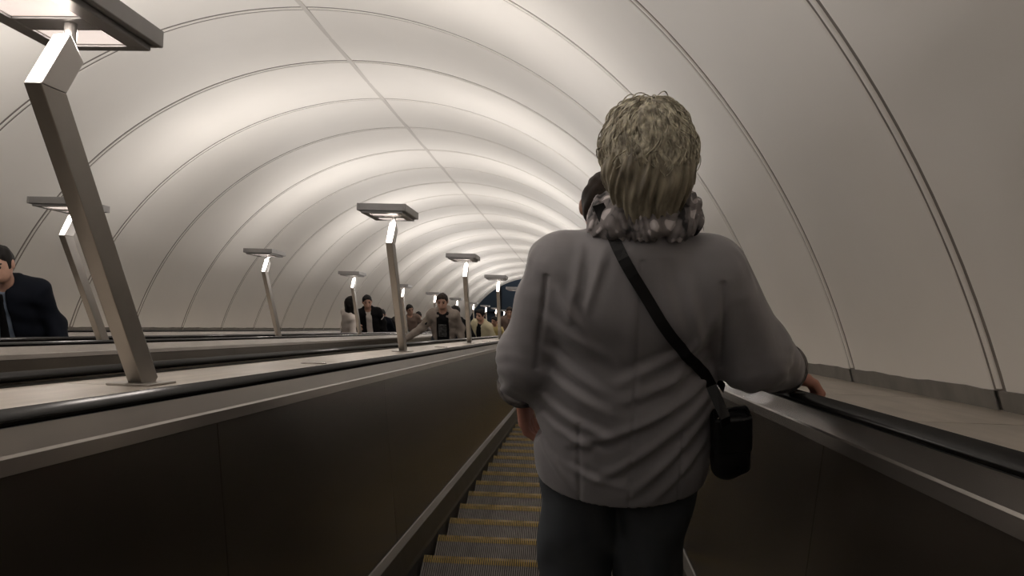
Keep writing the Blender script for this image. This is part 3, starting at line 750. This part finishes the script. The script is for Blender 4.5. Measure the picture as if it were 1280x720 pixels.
# scarf: soft folded wrap round the neck
S_ = Sdf(.018)
def ringc(cx, cy, cz, rx, ry, r, tiltx=0, tilty=0, n=26, wob=0, ph=0):
    pts = []
    for i in range(n+1):
        a = 2*math.pi*i/n; x = cx+rx*math.cos(a); y = cy+ry*math.sin(a)
        pts.append((x, y, cz+tiltx*math.cos(a)+tilty*math.sin(a)+wob*math.sin(3*a+ph)))
    for i in range(n): S_.cap(pts[i], pts[i+1], r*(1+.15*math.sin(2.3*i+ph)), r*(1+.15*math.sin(2.3*(i+1)+ph)), k=.010)
ringc(.020, .045, 1.452, .100, .090, .022, .002, -.014, wob=.004)
ringc(.018, .045, 1.476, .090, .080, .021, .004, -.012, wob=.005, ph=1)
ringc(.018, .050, 1.492, .076, .070, .016, .006, -.012, wob=.005, ph=2)
S_.func(lambda x, y, z: .0035*np.sin(150*z+30*x+18*np.sin(30*x))+.003*np.sin(80*x-60*z), S_.lo, S_.hi, op='d')
part('scarf', S_, 'scarf', woman, .004)
# hair
HS = Sdf(.03)
HS.ell((.020, .055, 1.598), (.088, .106, .104)); HS.ell((.020, .012, 1.57), (.085, .082, .082)); HS.cap((.022, -.005, 1.55), (.020, -.012, 1.500), .070, .058, flat=(1.05, .75, 1))
HS.ell((.022, .17, 1.55), (.072, .085, .10), op='s', k=.015)
def hw_(x, y, z):
    a = np.arctan2(x-.022, -(y-.045))
    return .0035*np.sin(22*a+3*np.sin(26*z)+2*np.sin(9*a))+.002*np.sin(41*a+20*z+3*np.sin(30*z))
HS.func(hw_, HS.lo, HS.hi, op='d')
part('hair', HS, 'hair_grey', woman, .004)
rs = np.random.RandomState(7)
sb = MB()
def strand(phi, t0, t1, ph, wav, lift, r0):
    """lock lying on the hair from polar angle t0 to t1"""
    pts = []; N = 9
    for i in range(N+1):
        t = t0+(t1-t0)*i/N
        a = phi+wav*math.sin(5.5*t+ph)*(.4+t*.4)
        st = math.sin(min(t, 1.9)); ct = math.cos(t) if t < 1.9 else math.cos(1.9)-(t-1.9)*.95
        kx = 1.0 if t < 1.75 else max(.66, 1-(t-1.75)*.55)
        e_ = 1+.035*math.sin(4*a+3*t+1)*math.sin(5*t+2*a)+lift*(.35+.65*math.sin(math.pi*min(1, i/N)))+.012*math.sin(7*t+ph*2)
        pts.append((.020+.091*kx*e_*st*math.sin(a), .050-.104*kx*e_*st*math.cos(a), 1.597+.107*e_*ct))
    sb.tube(pts, [r0*(.6+.9*math.sin(math.pi*(.12+.8*i/N))) for i in range(N)] + [r0*.15], 4, cap=False)
for i in range(3600):
    phi = rs.uniform(-2.25, 2.25); t0 = rs.uniform(.02, 1.5); ln = rs.uniform(.45, 1.0)
    t1 = min(t0+ln, 2.10+.12*rs.rand())
    strand(phi, t0, t1, rs.uniform(0, 6.3)*.35+2*math.sin(3*phi), rs.uniform(.05, .20), rs.uniform(.0, .055), rs.uniform(.0011, .0024))
for i in range(330):               # thick wavy locks
    phi = rs.uniform(-2.2, 2.2); t0 = rs.uniform(.05, 1.25)
    strand(phi, t0, min(t0+rs.uniform(.45, .8), 2.0), rs.uniform(0, 6.3), rs.uniform(.12, .28), rs.uniform(.0, .04), rs.uniform(.0034, .0058))
for i in range(900):               # straight nape hair
    phi = rs.uniform(-1.5, 1.5); t0 = rs.uniform(1.45, 1.85)
    strand(phi, t0, rs.uniform(2.2, 2.62), rs.uniform(0, 6.3), rs.uniform(.0, .05), rs.uniform(-.02, .035), rs.uniform(.0012, .0026))
for i in range(260):               # flyaways that soften the outline
    phi = rs.uniform(-2.2, 2.2); t0 = rs.uniform(.0, 1.6)
    strand(phi, t0, t0+rs.uniform(.3, .6), rs.uniform(0, 6.3), rs.uniform(.1, .3), rs.uniform(.06, .15), .0009)
so = link('hair_locks', sb.mesh('hair_locks', 'hair_strand', True, fix=False), woman); so['kind'] = 'stuff'
# shoulder bag on a strap across the back
BAGC = Vector((.240, -.015, .930))
bag = tag(empty('shoulder_bag', WO+BAGC), 'small black bag on a strap across the woman\'s back', 'bag')
Rb = Matrix.Rotation(-.10, 3, 'Y') @ Matrix.Rotation(.12, 3, 'Z')
B_ = Sdf(.012); B_.box((0, 0, 0), (.041, .022, .078), Rb, rd=.014); B_.ell((-.006, 0, -.045), (.036, .027, .056), Rb, k=.02)
part('bag_body', B_, 'leather', bag, .004)
B_ = Sdf(.008); B_.box(tuple(Rb @ Vector((0, 0, .035))), (.044, .027, .052), Rb, rd=.012); B_.box(tuple(Rb @ Vector((.0, 0, .0))), (.038, .021, .10), Rb, rd=.012, op='s', k=.004)
part('flap', B_, 'leather', bag, .004)
def ribbon(path, wv, th, name):
    mb_ = MB(); n_ = len(path)
    for i, (p_, nrm) in enumerate(path):
        tdir = (path[min(i+1, n_-1)][0]-path[max(i-1, 0)][0]).normalized(); sd_ = tdir.cross(nrm).normalized()*wv/2
        for a_, h_ in ((-1, 0), (-1, th), (1, th), (1, 0)): mb_.v.append(tuple(p_+sd_*a_+nrm*h_))
    for i in range(n_-1):
        for j in range(4): mb_.f.append((i*4+j, i*4+(j+1) % 4, (i+1)*4+(j+1) % 4, (i+1)*4+j))
    mb_.f += [(0, 1, 2, 3), tuple((n_-1)*4+j for j in (3, 2, 1, 0))]
    return mb_.build(name, 'leather', bag, loc=-BAGC)
way = [BX(q_[0]-.010, q_[1]) for q_ in [(-.066, 1.447), (-.055, 1.425), (-.030, 1.385), (-.001, 1.340), (.036, 1.283), (.074, 1.223), (.113, 1.163), (.152, 1.102), (.190, 1.045), (.212, 1.00)]]
bk, ys = [], []
for i in range(28):
    f_ = i/27*(len(way)-1); a_ = min(int(f_), len(way)-2); t_ = f_-a_
    x = way[a_][0]*(1-t_)+way[a_+1][0]*t_; z = way[a_][1]*(1-t_)+way[a_+1][1]*t_
    y = surf(x, z)
    if y is None: y = bk[-1].y if bk else 0
    bk.append(Vector((x, y, z)))
ysm = [sum(bk[max(0, min(27, j))].y for j in range(i-3, i+4))/7 for i in range(28)]
path = []
fr = [Vector((-.05, .20, 1.25)), Vector((-.066, .155, 1.36)), Vector((-.075, .09, 1.44)), Vector((-.074, .03, 1.462))]
for p_ in fr: path.append((p_, Vector((-.1, .75, .5)).normalized() if p_.y > .1 else Vector((-.2, .1, 1)).normalized()))
for i, p_ in enumerate(bk): path.append((Vector((p_.x, min(p_.y, ysm[i])-.003, p_.z)), Vector((.15, -1, .25)).normalized() if i > 2 else Vector((-.1, -.5, .8)).normalized()))
path.append((BAGC+Vector((-.028, -.035, .095)), Vector((.5, -1, .1)).normalized())); path.append((BAGC+Vector((-.024, -.03, .07)), Vector((.6, -1, .1)).normalized()))
ribbon(path, .024, .004, 'strap')
fp = []
for x, z in ((-.05, 1.25), (.03, 1.15), (.11, 1.05), (.18, 1.05), (.222, 1.035)):
    y = surf(x, z, True); y = .2 if y is None else y
    if x > .2: y = .04
    fp.append((Vector((x, y+.006, z)), Vector((.1, 1, .1)).normalized()))
ribbon(fp, .024, .004, 'strap')
MB().tube([BAGC*0+Vector((-.028, -.018, .072)) + Vector((.012*math.cos(a), 0, .012*math.sin(a))) for a in [i*math.pi/6 for i in range(13)]], .0025, 6, cap=False).build('strap_ring', 'steel', bag, smooth=True)
# ------------------------------------------------------------------ other riders
# man further down on the same escalator
loc, H = stand(.21, 3.7, 1.50)
person('person', loc, H, 0, 'dark haired man standing below the grey haired woman, mostly hidden', 'passengers riding down', top='cloth_grey', legs='denim', hair='hair_brown', res=.011)
# far escalator
R_ON = lambda x=.31, y=.16: ((.27, .0, 1.13), (x, y, .93))
rider(-3.635, 6.05, 1.505, 'man in navy suit, light blue shirt and dark tie leaning on the handrail', top='cloth_blue', legs='cloth_navy', coat='cloth_navy', gap=.062, extra='tie', tilt=-.13, bow=.12, lean=.05,
      armL=((-.27, .02, 1.10), (-.37, .18, .96)), fat=1.30, res=.009, face=.15)
rider(-3.83, 16.0, 1.345, 'young woman with long black hair and white blouse', top='cloth_white', legs='denim', hair_kind='long', face=2.2, lean=.10, armL=((-.25, .08, 1.13), (-.26, .25, .98)))
rider(-3.72, 17.1, 1.415, 'young man with black fringe and white shirt behind long haired woman', top='cloth_white', legs='cloth_black', coat='cloth_black', gap=.045, face=.3)
rider(-3.60, 17.7, 1.29, 'passenger in navy jacket bowing the head', top='cloth_navy', legs='cloth_black', coat='cloth_navy', gap=0, bow=.35, fat=1.1, hair='hair_brown')
rider(-3.78, 18.95, 1.30, 'passenger in dark teal jacket with grey chest band', top='cloth_navy', legs='cloth_black', coat='cloth_black', gap=.02, bow=.3, fat=1.15)
rider(-3.66, 19.75, 1.21, 'stooping passenger in dark olive coat', top='cloth_olive', legs='cloth_black', coat='cloth_olive', gap=0, bow=.5, lean=.15, fat=1.15, armL=((-.27, .05, 1.12), (-.30, .2, .95)))
rider(-3.75, 21.6, 1.365, 'passenger in brown sweater with short dark hair', top='cloth_brown', legs='denim', face=.5, armL=((-.26, .02, 1.12), (-.2, .22, 1.05)))
rider(-3.75, 22.9, 1.23, 'dark haired passenger in grey top behind the brown sweater', top='cloth_grey', legs='cloth_black')
rider(-3.70, 24.0, 1.24, 'dark haired passenger in mauve grey jacket', top='cloth_grey', legs='cloth_black', coat='cloth_brown', gap=.03)
# middle escalator
rider(-1.89, 13.9, 1.385, 'man in black printed t-shirt and open beige hooded jacket', top='cloth_black', legs='denim', coat='cloth_beige', gap=.085, extra='hood', hair='hair_brown', fat=.98, armR=((.31, .02, 1.13), (.55, .10, .98)), res=.01)
rider(-1.76, 15.0, 1.335, 'dark haired passenger in black jacket behind the man in beige', top='cloth_grey', legs='cloth_black', coat='cloth_black', gap=.03, face=-.35, tilt=.08)
rider(-1.62, 16.9, 1.27, 'dark haired passenger wearing a cream coat', top='cloth_black', legs='cloth_black', coat='cloth_cream', gap=.05, coat_hem=.6, face=-.5)
rider(-1.85, 19.6, 1.16, 'passenger in pale grey top beyond the cream coat', top='cloth_beige', legs='cloth_black', bow=.2)
rider(-1.88, 22.7, 1.25, 'passenger in yellow coat far down the middle escalator', top='cloth_yellow', legs='cloth_black', coat='cloth_yellow', gap=0, face=-.5)
rider(-1.72, 24.8, 1.44, 'brown haired passenger behind the yellow coat', top='cloth_brown', legs='cloth_black', hair='hair_brown', coat='cloth_brown', gap=.02)
